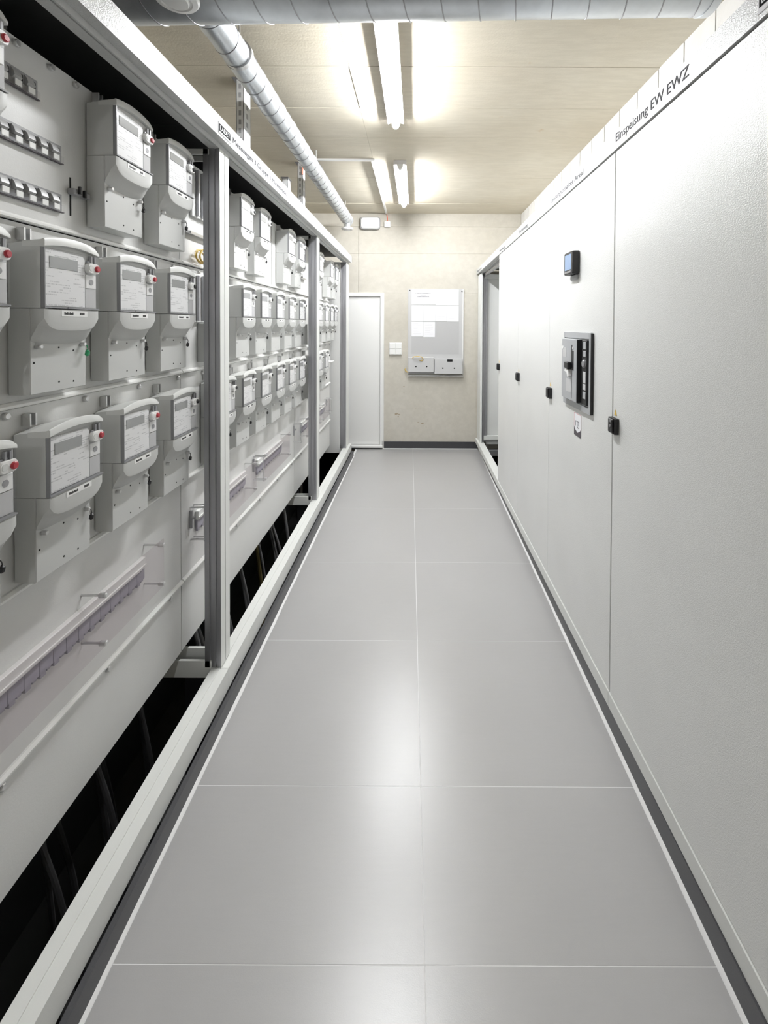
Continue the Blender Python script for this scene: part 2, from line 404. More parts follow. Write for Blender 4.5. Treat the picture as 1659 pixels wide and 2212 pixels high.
# ------------------------------------------------------------------ ventilation ducts
def helix(c, axis, r, a, b, pitch, n=26):
    c, d = Vector(c), Vector(axis); u = d.orthogonal().normalized(); w = d.cross(u); pts = []; k = int((b - a) / pitch * n)
    for i in range(k + 1):
        t = a + (b - a) * i / k; g = 2 * PI * (t - a) / pitch
        pts.append(c + d * t + (u * math.cos(g) + w * math.sin(g)) * r)
    return B().tube(pts, 0.0030, 5)
DY, DZc, DR = 1.62, 2.762, 0.100
t = thing('ventilation_duct', (-0.2, DY, DZc - DR), 'wide galvanised spiral duct crossing the room under the ceiling', 'duct', 'ventilation ducts')
ax = Vector((1, 0, 0.02)).normalized()
part('duct_body', B().lathe((0, DY, DZc), ax, [(DR, -1.42), (DR, 1.06)], 48), 'duct', t)
part('spiral_seam', helix((0, DY, DZc), ax, DR, -1.42, 1.05, 0.13), 'zinc', t)
part('end_cap', B().lathe((0, DY, DZc), ax, [(DR + .004, 1.035), (DR + .004, 1.064), (DR - .012, 1.068)], 48), 'duct', t)
part('branch_saddle', B().lathe((-0.812, DY, DZc), (0, 1, 0), [(0.085, 0.055), (0.066, 0.10), (0.064, 0.126)], 32, caps=False), 'duct', t)
t = thing('ventilation_duct', (-0.81, 3.4, 2.70), 'narrow galvanised spiral duct running along the aisle to the back wall', 'duct', 'ventilation ducts')
ax2 = Vector((0.004, 1, 0.0)).normalized()
part('duct_body', B().lathe((-0.82, 0, 2.762), ax2, [(0.061, DY + 0.13), (0.061, 5.17)], 40), 'duct', t)
part('spiral_seam', helix((-0.82, 0, 2.762), ax2, 0.061, DY + 0.14, 5.15, 0.112), 'zinc', t)
part('sleeve', B().lathe((-0.82, 0, 2.762), ax2, [(0.0635, DY + .131), (0.0635, DY + .20)], 40, caps=False), 'duct', t)
part('end_cap', B().lathe((-0.80, 5.17, 2.762), (0, 1, 0), [(0.065, -0.02), (0.065, 0.025), (0.05, 0.03)], 40), 'duct', t)
part('outlet_stub', B().cyl((-0.795, 5.12, 2.745), (-0.795, 5.12, 2.666), 0.036, n=24), 'duct', t)
for i, yh in enumerate((2.02, 3.55, 5.0)):
    h = B(); h.cyl((-0.80, yh, 2.82), (-0.80, yh, CZ + .002), 0.004, n=8); h.lathe((-0.805, yh, 2.762), (0, 1, 0), [(0.0640, -0.012), (0.0655, -0.012), (0.0655, 0.012), (0.0640, 0.012)], 32)
    part('hanger', h, 'steel', t)
def valve(c, r, label):
    v = thing('disc_valve', c, label, 'vent', 'round air valves')
    c = Vector(c)
    part('flange', B().lathe(c, (0, 0, -1), [(r * .8, -0.012), (r, -0.004), (r, 0.003), (r * .92, 0.011), (r * .70, 0.015), (r * .66, 0.010)], 40), 'white', v)
    part('disc', B().lathe(c, (0, 0, -1), [(r * .55, 0.006), (r * .58, 0.012), (r * .52, 0.019), (r * .2, 0.021)], 36), 'white', v)
    return v
v = valve((-0.80, 1.49, 2.632), 0.072, 'white round air valve under the big cross duct near the top edge')
part('neck', B().cyl((-0.80, 1.49, 2.64), (-0.80, 1.49, 2.672), 0.050, n=28), 'duct', v)
valve((-0.795, 5.12, 2.652), 0.068, 'small white round air valve at the far end of the narrow duct')

# perforated uprights hanging from the ceiling behind the left cabinets
def channel(x, y, w, z0, z1, name, label, cap=False):
    t = thing(name, (x, y, z1), label, 'support', 'perforated steel uprights')
    d = 0.022; p = B()
    p.box(x + d - .003, x + d, y, y + w, z0, z1)
    p.box(x - d, x + d, y, y + .003, z0, z1).box(x - d, x + d, y + w - .003, y + w, z0, z1)
    p.box(x - d, x - d + .003, y, y + .011, z0, z1).box(x - d, x - d + .003, y + w - .011, y + w, z0, z1)
    part('channel', p, 'galv', t)
    s = B(); z = z0 + 0.03
    while z < z1 - 0.05:
        s.box(x + d, x + d + .0006, y + w * .36, y + w * .64, z, z + .028).box(x - .007, x + .007, y - .0006, y, z, z + .028); z += 0.05
    part('slots', s, 'grey', t)['kind'] = 'stuff'
    if cap: part('cap', B().box(x - d - .008, x + d + .008, y - .012, y + w + .012, z1, z1 + .006, .002), 'zinc', t)
    else: part('foot_plate', B().box(x - .04, x + .04, y - .015, y + w + .015, CZ - .005, CZ + .003, .001), 'zinc', t)
    return t
channel(-1.0, 2.53, 0.10, 2.349, CZ - .004, 'ceiling_upright', 'perforated steel upright to the ceiling beside the near lettered header')
channel(-1.0, 3.83, 0.085, 2.349, CZ - .004, 'ceiling_upright', 'perforated steel upright to the ceiling with a red mark, farther back')
channel(-1.0, 3.39, 0.07, 2.349, 2.66, 'short_upright', 'short capped steel upright standing on the left cabinets', True)
tag(own('warning_tag', B().box(-0.975, -0.972, 3.80, 3.826, 2.83, 2.90), 'orange', (-0.975, 3.80, 2.83)), 'small red orange tag beside the second steel upright', 'tag')

# cable conduit and box
tag(own('cable_conduit', B().box(-0.86, -0.352, 3.722, 3.745, CZ - .018, CZ - .0015, .002), 'white', (-0.6, 3.73, CZ)), 'white cable conduit running across the ceiling towards the duct', 'conduit', 'white cable conduits')
tag(own('cable_conduit', B().box(-0.385, -0.362, 3.746, 5.53, CZ - .018, CZ - .0015, .002), 'white', (-0.37, 4.6, CZ)), 'white cable conduit running along the ceiling to the back wall', 'conduit', 'white cable conduits')
tag(own('wire', B().tube([(-0.372, 5.535, CZ - .012), (-0.368, 5.544, CZ - .03), (-0.362, 5.546, 2.87), (-0.364, 5.546, 2.83)], 0.004), 'orange', (-0.37, 5.54, CZ)), 'orange wire from the conduit down into the wall box', 'wire')
t = thing('junction_box', (-0.362, YB, 2.758), 'small white junction box on the back wall beside the oval lamp', 'box')
part('body', B().box(-0.40, -0.325, YB - 0.035, YB - .0005, 2.758, 2.832, .006, 2), 'white', t)
part('screw', B().cyl((-0.375, YB - .037, 2.80), (-0.375, YB - .034, 2.80), 0.006), 'steel', t)
t = thing('emergency_lamp', (-0.573, YB, 2.73), 'white rounded rectangular emergency lamp high on the back wall', 'lamp')
def rrect(cx, cz, hw, hh, r, n=6):
    o = []
    for qx, qz, a0 in ((1, 1, 0), (-1, 1, PI / 2), (-1, -1, PI), (1, -1, 1.5 * PI)):
        for i in range(n + 1):
            a = a0 + PI / 2 * i / n; o.append((cx + qx * (hw - r) + r * math.cos(a), cz + qz * (hh - r) + r * math.sin(a)))
    return o
def ysl(outs): return [[(p[0], yv, p[1]) for p in o] for o, yv in outs]
e = B(); e.rings(ysl([(rrect(-.573, 2.806, .118, .072, .03), YB - .0005), (rrect(-.573, 2.806, .124, .077, .034), YB - .02), (rrect(-.573, 2.806, .124, .077, .034), YB - .04), (rrect(-.573, 2.806, .119, .072, .03), YB - .046)]))
part('housing', e, 'lamprim', t)
part('diffuser', B().rings(ysl([(rrect(-.573, 2.806, .113, .066, .028), YB - .046), (rrect(-.573, 2.806, .108, .061, .026), YB - .055)])), 'white', t)

# switches
t = thing('switch_plate', (-0.256, YB, 1.18), 'white four gang light switch on the back wall beside the door', 'switch')
part('frame', B().box(-0.335, -0.178, YB - 0.022, YB - .0005, 1.178, 1.330, .004), 'white', t)
for i in (0, 1):
    for j in (0, 1):
        part('rocker', B().box(-0.331 + i * .076, -0.259 + i * .076, YB - .031, YB - .0225, 1.183 + j * .0735, 1.252 + j * .0735, .003), 'white', t)

# notice board
BX0, BX1, BZ0, BZ1 = -0.102, 0.590, 0.915, 2.000
t = thing('notice_board', (0.24, YB, BZ0), 'grey metal notice board with papers and two bins on the back wall', 'board')
def tri(x, z, yv): return (x, yv, z)
part('backing', B().box(BX0, BX1, YB - .012, YB - .001, BZ0 + .02, BZ1, .002), 'greysheet', t)
part('rim', B().box(BX1 - .012, BX1, YB - .016, YB - .0125, BZ0 + .02, BZ1, .001), 'white', t)
for (x, z) in ((BX0 + .022, BZ1 - .022), (BX1 - .022, BZ1 - .03)):
    part('screw', B().cyl((x, YB - .016, z), (x, YB - .011, z), .008, n=10), 'black', t)
bx = lambda u: BX0 + (u - 205) / 1245 * (BX1 - BX0); bz = lambda w: BZ1 - (w - 130) / (2080 - 130) * (BZ1 - BZ0)
part('grey_sheet', B().box(bx(285), bx(1350), YB - .0135, YB - .0122, bz(1590), bz(860)), 'boardgrey', t, 'plain grey sheet below the papers')
for i, (u0, u1, w0, w1) in enumerate(((285, 815, 135, 480), (818, 1072, 140, 492), (1076, 1340, 145, 496), (285, 545, 500, 850), (549, 812, 500, 850), (816, 1070, 500, 852), (1075, 1340, 505, 858), (285, 545, 865, 1195), (549, 810, 868, 1210))):
    p = tag(own('paper_sheet', B().box(bx(u0), bx(u1), YB - .0160 - .0004 * (i % 3), YB - .0137, bz(w1), bz(w0)), 'paper', (bx(u0), YB - .0145, bz(w1))),
            ['white landscape sheet with a printed heading at top left of the notice board', 'white sheet in the top row of the board, next to the headed sheet', 'white sheet at the top right corner of the notice board',
             'white sheet at the left of the second row on the board', 'white sheet second from left in the second row on the board', 'white sheet third from left in the second row on the board', 'white sheet at the right of the second row on the board',
             'white sheet at the left of the bottom row on the board', 'white sheet at the right of the bottom row on the board'][i], 'paper', 'papers on the notice board')
    if i == 0:
        for (u, v_, w_, h_) in ((370, 715, 226, 14), (480, 605, 268, 10), (405, 680, 310, 14)):
            q = B(); n = 14; du = (v_ - u) / n
            for k in range(n): q.box(bx(u + k * du), bx(u + k * du + du * random.uniform(.55, .95)), YB - .0172, YB - .0161, bz(w_ + h_ / 2), bz(w_ - h_ / 2))
            part('heading_line', q, 'ink2', p)['kind'] = 'stuff'
    else:
        q = B()
        for k in range(7):
            zc = bz(w0 + (w1 - w0) * (.14 + .11 * k)); q.box(bx(u0 + (u1 - u0) * .15), bx(u0 + (u1 - u0) * random.uniform(.5, .85)), YB - .0175, YB - .0160 - .0004 * (i % 3), zc - .0014, zc)
        part('text_lines', q, 'greysheet', p)['kind'] = 'stuff'
def bin_(u0, u1, w0, w1, label, slot):
    c = thing('document_bin', (bx((u0 + u1) / 2), YB - .013, bz(w1)), label, 'bin', 'bins under the notice board')
    part('body', B().box(bx(u0), bx(u1), YB - .075, YB - .0125, bz(w1), bz(w0), .003), 'greysheet', c)
    for u in (0.3, 0.72):
        part('hole', B().cyl((bx(u0 + (u1 - u0) * u), YB - .0765, bz(w0 + (w1 - w0) * .62)), (bx(u0 + (u1 - u0) * u), YB - .0745, bz(w0 + (w1 - w0) * .62)), .009, n=14), 'hole', c)
    if slot: part('label_slot', B().box(bx(u0 + 280), bx(u0 + 400), YB - .0765, YB - .0745, bz(w0 + 60), bz(w0 + 5), .003), 'hole', c)
bin_(215, 785, 1660, 1985, 'left grey document bin with two holes under the papers', False)
bin_(800, 1415, 1690, 2020, 'right grey document bin with two holes and a black slot', True)
part('bottom_ledge', B().box(BX0, BX1, YB - .05, YB - .0125, BZ0 - .002, BZ0 + .012, .002), 'greysheet', t)
c = B(); c.tube([(bx(310), YB - .085, bz(1670)), (bx(340), YB - .095, bz(1640)), (bx(430), YB - .10, bz(1630)), (bx(510), YB - .095, bz(1645)), (bx(550), YB - .085, bz(1690)), (bx(520), YB - .082, bz(1735)), (bx(455), YB - .080, bz(1715))], .005)
tag(own('key_strap', c, 'yellow', (bx(430), YB - .08, bz(1670))), 'looped yellowish strap on top of the left document bin', 'strap')
c = B(); c.tube([(bx(200), YB - .03, bz(2000)), (bx(160), YB - .035, bz(1970)), (bx(140), YB - .03, bz(1935)), (bx(160), YB - .025, bz(1915))], .006)
tag(own('pen_holder_clip', c, 'yellow', (bx(160), YB - .03, bz(1960))), 'small yellowish curved clip at the lower left corner of the notice board', 'clip')

# ------------------------------------------------------------------ left meter cabinets
XF, XP = -0.758, -0.95
LB = [(0.085, 1.7875), (1.7875, 3.4645), (3.4645, 5.225)]
PL = [(0.10, 1.785), (1.790, 3.462), (3.467, 4.880)]
LLAB = ['nearest open grey meter cabinet on the left side of the aisle', 'middle open grey meter cabinet on the left, under the long lettering', 'farthest open grey meter cabinet on the left, beside the white door']
ROWZ = [(1.793, 2.226), (1.350, 1.790), (0.908, 1.347), (0.497, 0.905), (0.217, 0.494)]
def post_profile(y0, y1, x0, x1):
    """outline in (x, y): slotted profile with two grooves on each side face"""
    g = 0.0045
    xs = [x0 + (x1 - x0) * q for q in (.18, .30, .58, .70)]
    return [(x0, y0), (x0, y1), (xs[0], y1), (xs[0], y1 - g), (xs[1], y1 - g), (xs[1], y1), (xs[2], y1), (xs[2], y1 - g), (xs[3], y1 - g), (xs[3], y1), (x1, y1),
            (x1, y0), (xs[3], y0), (xs[3], y0 + g), (xs[2], y0 + g), (xs[2], y0), (xs[1], y0), (xs[1], y0 + g), (xs[0], y0 + g), (xs[0], y0)]
def post(cab, y0, y1, sx=1, z0=0.148, z1=2.253):
    pb = B(); pb.prism(post_profile(y0, y1, -0.791 * sx, -0.856 * sx), 'z', z0, z1)
    part('post', pb, 'zinc', cab)
    part('post_face', B().box(-0.7895 * sx, -0.7915 * sx, y0 + .0008, y1 - .0008, z0 + .0005, z1 - .0005), 'sill', cab)
BOLT = B().lathe((0, 0, 0), (1, 0, 0), [(0.0088, 0), (0.0088, 0.007), (0.0065, 0.0095)], 12).mesh('bolt', 'steel')
STUD = B().lathe((0, 0, 0), (1, 0, 0), [(0.0036, 0), (0.0036, 0.052), (0.0075, 0.052), (0.0075, 0.070), (0.005, 0.072)], 12).mesh('standoff', 'steel')
cabs = []
for i, ((y0, y1), (p0, p1)) in enumerate(zip(LB, PL)):
    c = thing('meter_cabinet', (-1.06, (y0 + y1) / 2, 0.0), LLAB[i], 'cabinet', 'open meter cabinets on the left'); cabs.append(c)
    g = 0.0006
    sr = B(); sr.prism([(XF, .066), (XF, .148), (-.785, .148), (-.785, .144), (-.794, .144), (-.794, .148), (-.828, .148), (-.828, .066)], 'y', y0 + g, y1 - g)
    part('sill_rail', sr, 'sill', c)
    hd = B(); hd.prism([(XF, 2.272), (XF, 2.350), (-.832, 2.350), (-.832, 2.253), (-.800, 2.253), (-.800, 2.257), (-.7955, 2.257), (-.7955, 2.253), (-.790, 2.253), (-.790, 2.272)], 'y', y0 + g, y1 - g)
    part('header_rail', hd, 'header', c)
    pp = {0: [(.086, .127)], 1: [(1.790, 1.8315), (1.834, 1.8755)], 2: [(3.530, 3.578), (3.581, 3.629), (5.02, 5.222)]}[i]
    for a, b in pp: post(c, a, b)
    for a, b in pp:
        ya = a if a != pp[-1][0] or i == 0 else b - .012
        if i == 2 and a == 5.02: ya = 5.03
        part('cross_beam', B().box(-.829, -1.355, ya, ya + .011, .105, .175, .001), 'sill', c)
        part('cross_beam', B().box(-.833, -1.355, ya, ya + .011, 2.2295, 2.252, .001), 'sill', c)
    a, b = pp[0][0] + .0115, pp[-1][1] - .013
    if i == 2: b = 3.612
    if i: part('beam_web', B().box(-.83, -1.355, a, b, .118, .124), 'zinc', c)
    part('foot', B().box(-.87, -.95, a + .012, a + .05, -.70, .104), 'black', c)
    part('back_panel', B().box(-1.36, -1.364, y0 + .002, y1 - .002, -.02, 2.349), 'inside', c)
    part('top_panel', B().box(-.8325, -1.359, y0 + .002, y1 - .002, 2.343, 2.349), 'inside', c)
    for r, (z0, z1) in enumerate(ROWZ):
        spans = [(p0, p1)]
        if i == 1 and r == 0: spans = [(p0, 2.918), (2.932, p1)]
        if i == 1 and r == 4: spans = [(p0, p1 + .0)]
        if i == 2 and r == 2: spans = [(p0, 4.42), (4.424, p1)]
        for a, b in spans:
            mp = B(); mp.box(XP - .002, XP, a, b, z0, z1)
            mp.box(XP - .02, XP - .002, a, a + .0015, z0, z1).box(XP - .02, XP - .002, b - .0015, b, z0, z1)
            mo = part('mounting_plate', mp, 'panel', c)
            if r < 4: part('edge_strip', B().prism([(XP + .0002, z0), (XP + .010, z0), (XP + .013, z0 + .003), (XP + .013, z0 + .008), (XP + .006, z0 + .014), (XP + .0002, z0 + .014)], 'y', a + .0005, b - .0005), 'tag_edge' if r < 3 else 'sill', mo)
    nb = 7 if i == 0 else 6
    for k in range(nb):
        for z in ((1.335,) if i == 2 else (1.335, 1.772)):
            yb = p0 + .15 + (p1 - p0 - .2) * k / (nb - 1) + (.03 if z < 1.5 else 0)
            link('bolt', BOLT, c, Vector((XP, yb, z)) - c.location)
    for k in range(5):
        link('bolt', BOLT, c, Vector((XP, p0 + .2 + (p1 - p0 - .28) * k / 4, .484)) - c.location)
    if i == 0:
        for yb in (.93, 1.06, 1.161, 1.244): link('bolt', BOLT, c, Vector((XP, yb, 2.211)) - c.location)
    # terminal rows behind clear covers
    covers = {0: [(0.30, 1.562)], 1: [(1.88, 2.475), (2.60, 3.135)], 2: [(3.62, 4.15), (4.25, 4.62)]}[i]
    for a, b in covers:
        tr = part('terminal_row', B().box(XP + .0005, XP + .016, a + .02, b - .035, .706, .744, .002).box(XP + .016, XP + .020, a + .02, b - .035, .714, .720), 'sill', c)
        n = max(4, int((b - a) / .045)); st = (b - a - .055) / n
        for k in range(n):
            ya = a + .02 + k * st
            tb = B(); tb.box(XP + .0005, XP + .012, ya + .0003, ya + st - .0003, .668, .7055, .001); tb.box(XP + .0005, XP + .010, ya + st * .12, ya + st * .5, .656, .6685).box(XP + .0005, XP + .009, ya + st * .6, ya + st * .9, .661, .6685)
            o = part('terminal_block', tb, 'terminal', tr)
        cs = part('cover_sheet', B().box(XP + .056, XP + .060, a, b, .622, .790, .0008), 'acryl', c, 'clear plastic cover sheet')
        ys = [a + .012, b - .018] + ([a + (b - a) * .755] if i == 0 else [])
        for yb in ys:
            for z in (.776, .638):
                so = link('standoff', STUD, cs, Vector((XP, yb, z)) - c.location)
    # T shaped locking rods beside the covers
    for yb in {0: [], 1: [1.865, 2.585, 3.44], 2: [4.68]}[i]:
        ro = B(); ro.cyl((XP + .058, yb, .632), (XP + .058, yb, .782), .003, n=8)
        for z in (.776, .640): ro.cyl((XP, yb, z), (XP + .068, yb, z), .0042, n=10)
        part('locking_rod', ro, 'chrome', c)
        part('latch_plate', B().box(XP + .0005, XP + .012, yb - .012, yb - .004, .69, .765, .001).cyl((XP + .012, yb - .008, .735), (XP + .024, yb - .008, .735), .006, n=10), 'grey', c)
    if i == 2: part('side_panel', B().box(-.857, -1.359, 5.00, 5.006, .10, 2.252), 'panel', c)

# header lettering and plates on the left cabinets
hx = XF + .0008
pl = thing('maker_plate', (XF, 1.763, 2.283), 'small black and white maker plate on the left header before the long lettering', 'plate')
part('plate', B().box(XF + .0003, XF + .002, 1.708, 1.818, 2.283, 2.326), 'paper', pl)
part('black_field', B().box(XF + .002, XF + .0024, 1.712, 1.814, 2.291, 2.319), 'matteblack', pl)
text(pl, 'LADET', .026, .088, (XF + .0026, 1.719, 2.296), 'L', 'paper')
text(cabs[1], 'Messungen 3 Gruppe 1 Manesseplatz', .0345, .775, (hx, 1.842, 2.297), 'L', 'ink2')
for a, b, n in ((3.61, 4.015, 9), (4.065, 4.35, 6)):
    lp = part('label_strip', B().box(XF, XF + .0012, a, b, 2.298, 2.334), 'greysheet', cabs[2])
    q = B()
    for k in range(n): q.box(XF + .0012, XF + .0016, a + .02 + (b - a - .04) * k / n, a + .02 + (b - a - .04) * (k + .7) / n, 2.307, 2.325)
    part('text_line', q, 'inkl', lp)['kind'] = 'stuff'

# ------------------------------------------------------------------ electricity meters
MW = 0.178
def outline(x, zb, zt, ins, sag_t=0.0, lift_b=0.0, sag_b=0.0, lift_t=0.0, n=14):
    o = []; y0, y1 = ins, MW - ins
    for i in range(n + 1):
        s = -1 + 2 * i / n; yy_ = y0 + (y1 - y0) * i / n
        o.append((x, yy_, zb - sag_b * (1 - s * s) + lift_b * abs(s) ** 7))
    for i in range(n, -1, -1):
        s = -1 + 2 * i / n; yy_ = y0 + (y1 - y0) * i / n
        o.append((x, yy_, zt + sag_t * (1 - s * s) - lift_t * max(0, s) ** 9))
    return o
def meter_meshes():
    D = {}
    b = B(); b.rings([outline(0.004, .204, .352, .004, .008), outline(.030, .204, .356, .001, .010), outline(.082, .204, .358, 0, .011)])
    D['housing'] = b.mesh('housing', 'meter', sharp=30)
    b = B(); b.rings([outline(.040, .346, .3585, .0005, .011, 0, -.0105), outline(.084, .346, .362, -.0005, .0125, 0, -.0105, .006), outline(.0905, .346, .3645, -.0005, .0125, 0, -.0105, .010), outline(.0925, .3475, .3625, .001, .0115, 0, -.010, .010)])
    D['hood'] = b.mesh('hood', 'hood', sharp=40)
    b = B(); zt = .2025
    b.rings([outline(0.004, 0, zt, .003), outline(.053, 0, zt, .002), outline(.055, .002, zt, .004), outline(.0551, .122, zt, .003, 0, .004, .006), outline(.060, .126, zt, 0, 0, .010, .007), outline(.068, .136, zt, 0, 0, .014, .008),
             outline(.076, .147, zt, 0, 0, .018, .008), outline(.084, .153, zt, 0, 0, .020, .008), outline(.089, .158, zt, .0015, 0, .022, .008), outline(.0905, .165, zt - .002, .005, 0, .022, .008)])
    D['terminal_cover'] = b.mesh('terminal_cover', 'meter', sharp=30)
    D['window_cover'] = B().box(.0822, .0915, .0015, MW - .0015, .2055, .3455, .0012).mesh('window_cover', 'clear')
    r = B(); r.box(.0822, .0922, .001, MW - .001, .2040, .2075).box(.0822, .0920, .0008, .0030, .2075, .3450)
    r.box(.0922, .0932, .068, .094, .2045, .2085)
    D['window_rim'] = r.mesh('window_rim', 'rim')
    b = B(); b.prism([(.006, .2100), (.135, .2100), (.135, .3330), (.128, .3400), (.014, .3440), (.006, .3400)], 'x', .0822, .0846); D['label_plate'] = b.mesh('label_plate', 'label')
    D['display'] = B().box(.0846, .0858, .0225, .110, .3000, .3275, .0005).mesh('display', 'lcd')
    b = B(); b.box(.0822, .0842, .1375, .1745, .2100, .2585); D['lower_flap'] = b.mesh('lower_flap', 'greysheet')
    b = B(); b.box(.0822, .0856, .1375, .1745, .2600, .2955, .0012); D['port_cover'] = b.mesh('port_cover', 'white')
    D['port_ring'] = B().cyl((.0856, .156, .277), (.0864, .156, .277), .0075, n=14).mesh('port_ring', 'grey')
    b = B(); b.rings([[(x, .1565 + p[0], .313 + p[1]) for p in rrect(0, 0, .0215 * k, .0135 * k, .011 * k, 4)] for x, k in ((.084, 1), (.0925, 1), (.0945, .92))]); D['button_housing'] = b.mesh('button_housing', 'white')
    D['blank_button'] = B().cyl((.0944, .146, .3135), (.0956, .146, .3135), .0075, n=16).mesh('blank_button', 'hood')
    for c_ in ('red', 'black'): D['button_' + c_] = B().lathe((.0942, .1662, .3128), (1, 0, 0), [(.0082, 0), (.0082, .0035), (.006, .0055)], 16).mesh('button', c_)
    b = B(); b.box(.084, .090, .150, .156, .327, .345).box(.084, .092, .160, .166, .327, .345).box(.084, .088, .140, .164, .3275, .3310); D['seal_bracket'] = b.mesh('seal_bracket', 'rim')
    D['name_tag'] = B().box(.0900, .0912, .050, .134, .1855, .1995).mesh('name_tag', 'white')
    b = B(); yy_ = .058
    for w_ in (.004, .003, .0035, .003, .004, .003, .0035): b.box(.0912, .0915, yy_, yy_ + w_, .1895, .1955 if w_ > .0033 else .1942); yy_ += w_ + .0008
    yy_ = .108
    for w_ in (.004, .003, .0035, .003): b.box(.0912, .0915, yy_, yy_ + w_, .1895, .1955); yy_ += w_ + .0008
    D['tag_text'] = b.mesh('tag_text', 'black')
    D['screw'] = B().lathe((.055, 0, 0), (1, 0, 0), [(.0055, 0), (.0055, .011), (.0042, .013)], 10).mesh('screw', 'steel')
    b = B()
    for (yy_, z) in ((.012, .075), (.085, .108), (.132, .098), (.085, .022), (.132, .018)): b.cyl((.0545, yy_, z), (.0554, yy_, z), .0026, n=8)
    D['drill_holes'] = b.mesh('drill_holes', 'hole')
    for c_ in ('black', 'green'):
        b = B(); b.tube([(.064, .158, .116), (.069, .162, .108), (.068, .166, .100), (.064, .166, .096)], .0012, 5); b.lathe((.066, .167, .089), (0, .3, 1), [(.001, -.009), (.0055, -.006), (.0055, .004), (.001, .008)], 10)
        D['seal_' + c_] = b.mesh('seal', c_)
    b = B(); b.box(.001, .020, .030, .034, .366, .396).box(.001, .020, .046, .050, .366, .396).box(.001, .006, .030, .050, .366, .396); D['hanger'] = b.mesh('hanger', 'steel')
    return D
MD = meter_meshes()
bayn = ['nearest', 'middle', 'farthest']; rown = ['top', 'middle', 'bottom']; ordn = ['first', 'second', 'third', 'fourth', 'fifth', 'sixth', 'seventh']
def place_meter(y, z, label, btn, seal, row):
    o = tag(link('electricity_meter', None, None, (XP + .0002, y, z)), label, 'meter', 'electricity meters in the open cabinets')
    for k in ('housing', 'hood', 'terminal_cover', 'window_cover', 'window_rim', 'label_plate', 'display', 'lower_flap', 'port_cover', 'port_ring', 'button_housing', 'blank_button', 'seal_bracket', 'name_tag', 'tag_text', 'drill_holes', 'hanger'):
        p = link(k, MD[k], o)
        if k in ('tag_text', 'drill_holes', 'hanger', 'seal_bracket'): p['kind'] = 'stuff'
    p = link('button', MD['button_' + btn], o); p['label'] = btn + ' round button'
    link('screw', MD['screw'], o, (0, .020, .113)); link('screw', MD['screw'], o, (0, .158, .113))
    p = link('seal', MD['seal_' + seal], o); p['label'] = seal + ' seal'
    return o
RZ = [1.828, 1.382, 0.935]
SETS = {(0, 0): [.765, 1.278, 1.546], (0, 1): [.765, 1.027, 1.289, 1.552], (0, 2): [.775, 1.037, 1.301, 1.568],
        (1, 0): [2.186, 2.458, 2.998, 3.276], (1, 1): [2.207, 2.474, 2.745, 3.018, 3.288], (1, 2): [1.944, 2.207, 2.474, 2.745, 3.018, 3.288],
        (2, 0): [3.965, 4.470, 4.748], (2, 1): [3.940, 4.210, 4.480, 4.690], (2, 2): [3.680, 3.940, 4.210]}
for (b_, r_), ys in SETS.items():
    for k, y in enumerate(ys):
        black = b_ > 0 or y > 1.5
        extra = ' with a red button' if not black else (' with a black button' if b_ == 0 else '')
        seal = 'green' if (b_, r_, k) == (0, 1, 1) else 'black'
        if seal == 'green': extra = ' with a green seal'
        place_meter(y, RZ[r_], 'grey meter%s, %s in the %s row of the %s cabinet' % (extra, ordn[k], rown[r_], bayn[b_]), 'black' if black else 'red', seal, r_)

# empty meter places (rails and terminal box) at the start of the farther cabinets
for (b_, y, lab) in ((1, 1.865, 'middle'), (2, 3.60, 'farthest')):
    for r_ in (0, 1):
        z = RZ[r_]
        o = thing('empty_meter_base', (XP, y, z), 'empty meter base with vertical rails in the %s row of the %s open cabinet' % (rown[r_], lab), 'meter base', 'empty meter bases')
        part('back_plate', B().box(XP + .0002, XP + .012, y, y + .17, z + .175, z + .385, .002), 'paint', o)
        for q in (.030, .075, .115): part('rail', B().box(XP + .012, XP + .024, y + q, y + q + .016, z + .182, z + .375, .0015), 'zinc', o)
        if r_: part('terminal_box', B().box(XP + .0002, XP + .055, y + .06, y + .235, z + .002, z + .172, .004, 2), 'meter', o)
        else: part('locking_bar', B().box(XP + .0002, XP + .02, y - .03, y + .17, z + .095, z + .108, .002), 'chrome', o)
# yellow cable coil in a bag
o = thing('cable_coil', (XP + .02, 1.92, 1.807), 'small coil of yellow cable in a clear bag beside the first post', 'cable')
cb = B(); pts = [(XP + .030 + .012 * math.sin(a * .37), 1.915 + (.046 + .004 * math.sin(a * 1.7)) * math.cos(a), 1.838 + (.028 + .003 * math.cos(a * 2.1)) * math.sin(a)) for a in [2 * PI * i / 20 for i in range(81)]]
part('coil', cb.tube(pts, .0032, 6), 'yellow', o)
part('bag', B().rings([[(XP + .015 + .018 * math.cos(2 * PI * i / 20) * s_, 1.915 + .055 * math.sin(2 * PI * i / 20) * s_, zz) for i in range(20)] for zz, s_ in ((1.8075, .85), (1.815, 1), (1.835, 1.02), (1.850, .85), (1.856, .6))]), 'clear', o, 'clear bag')

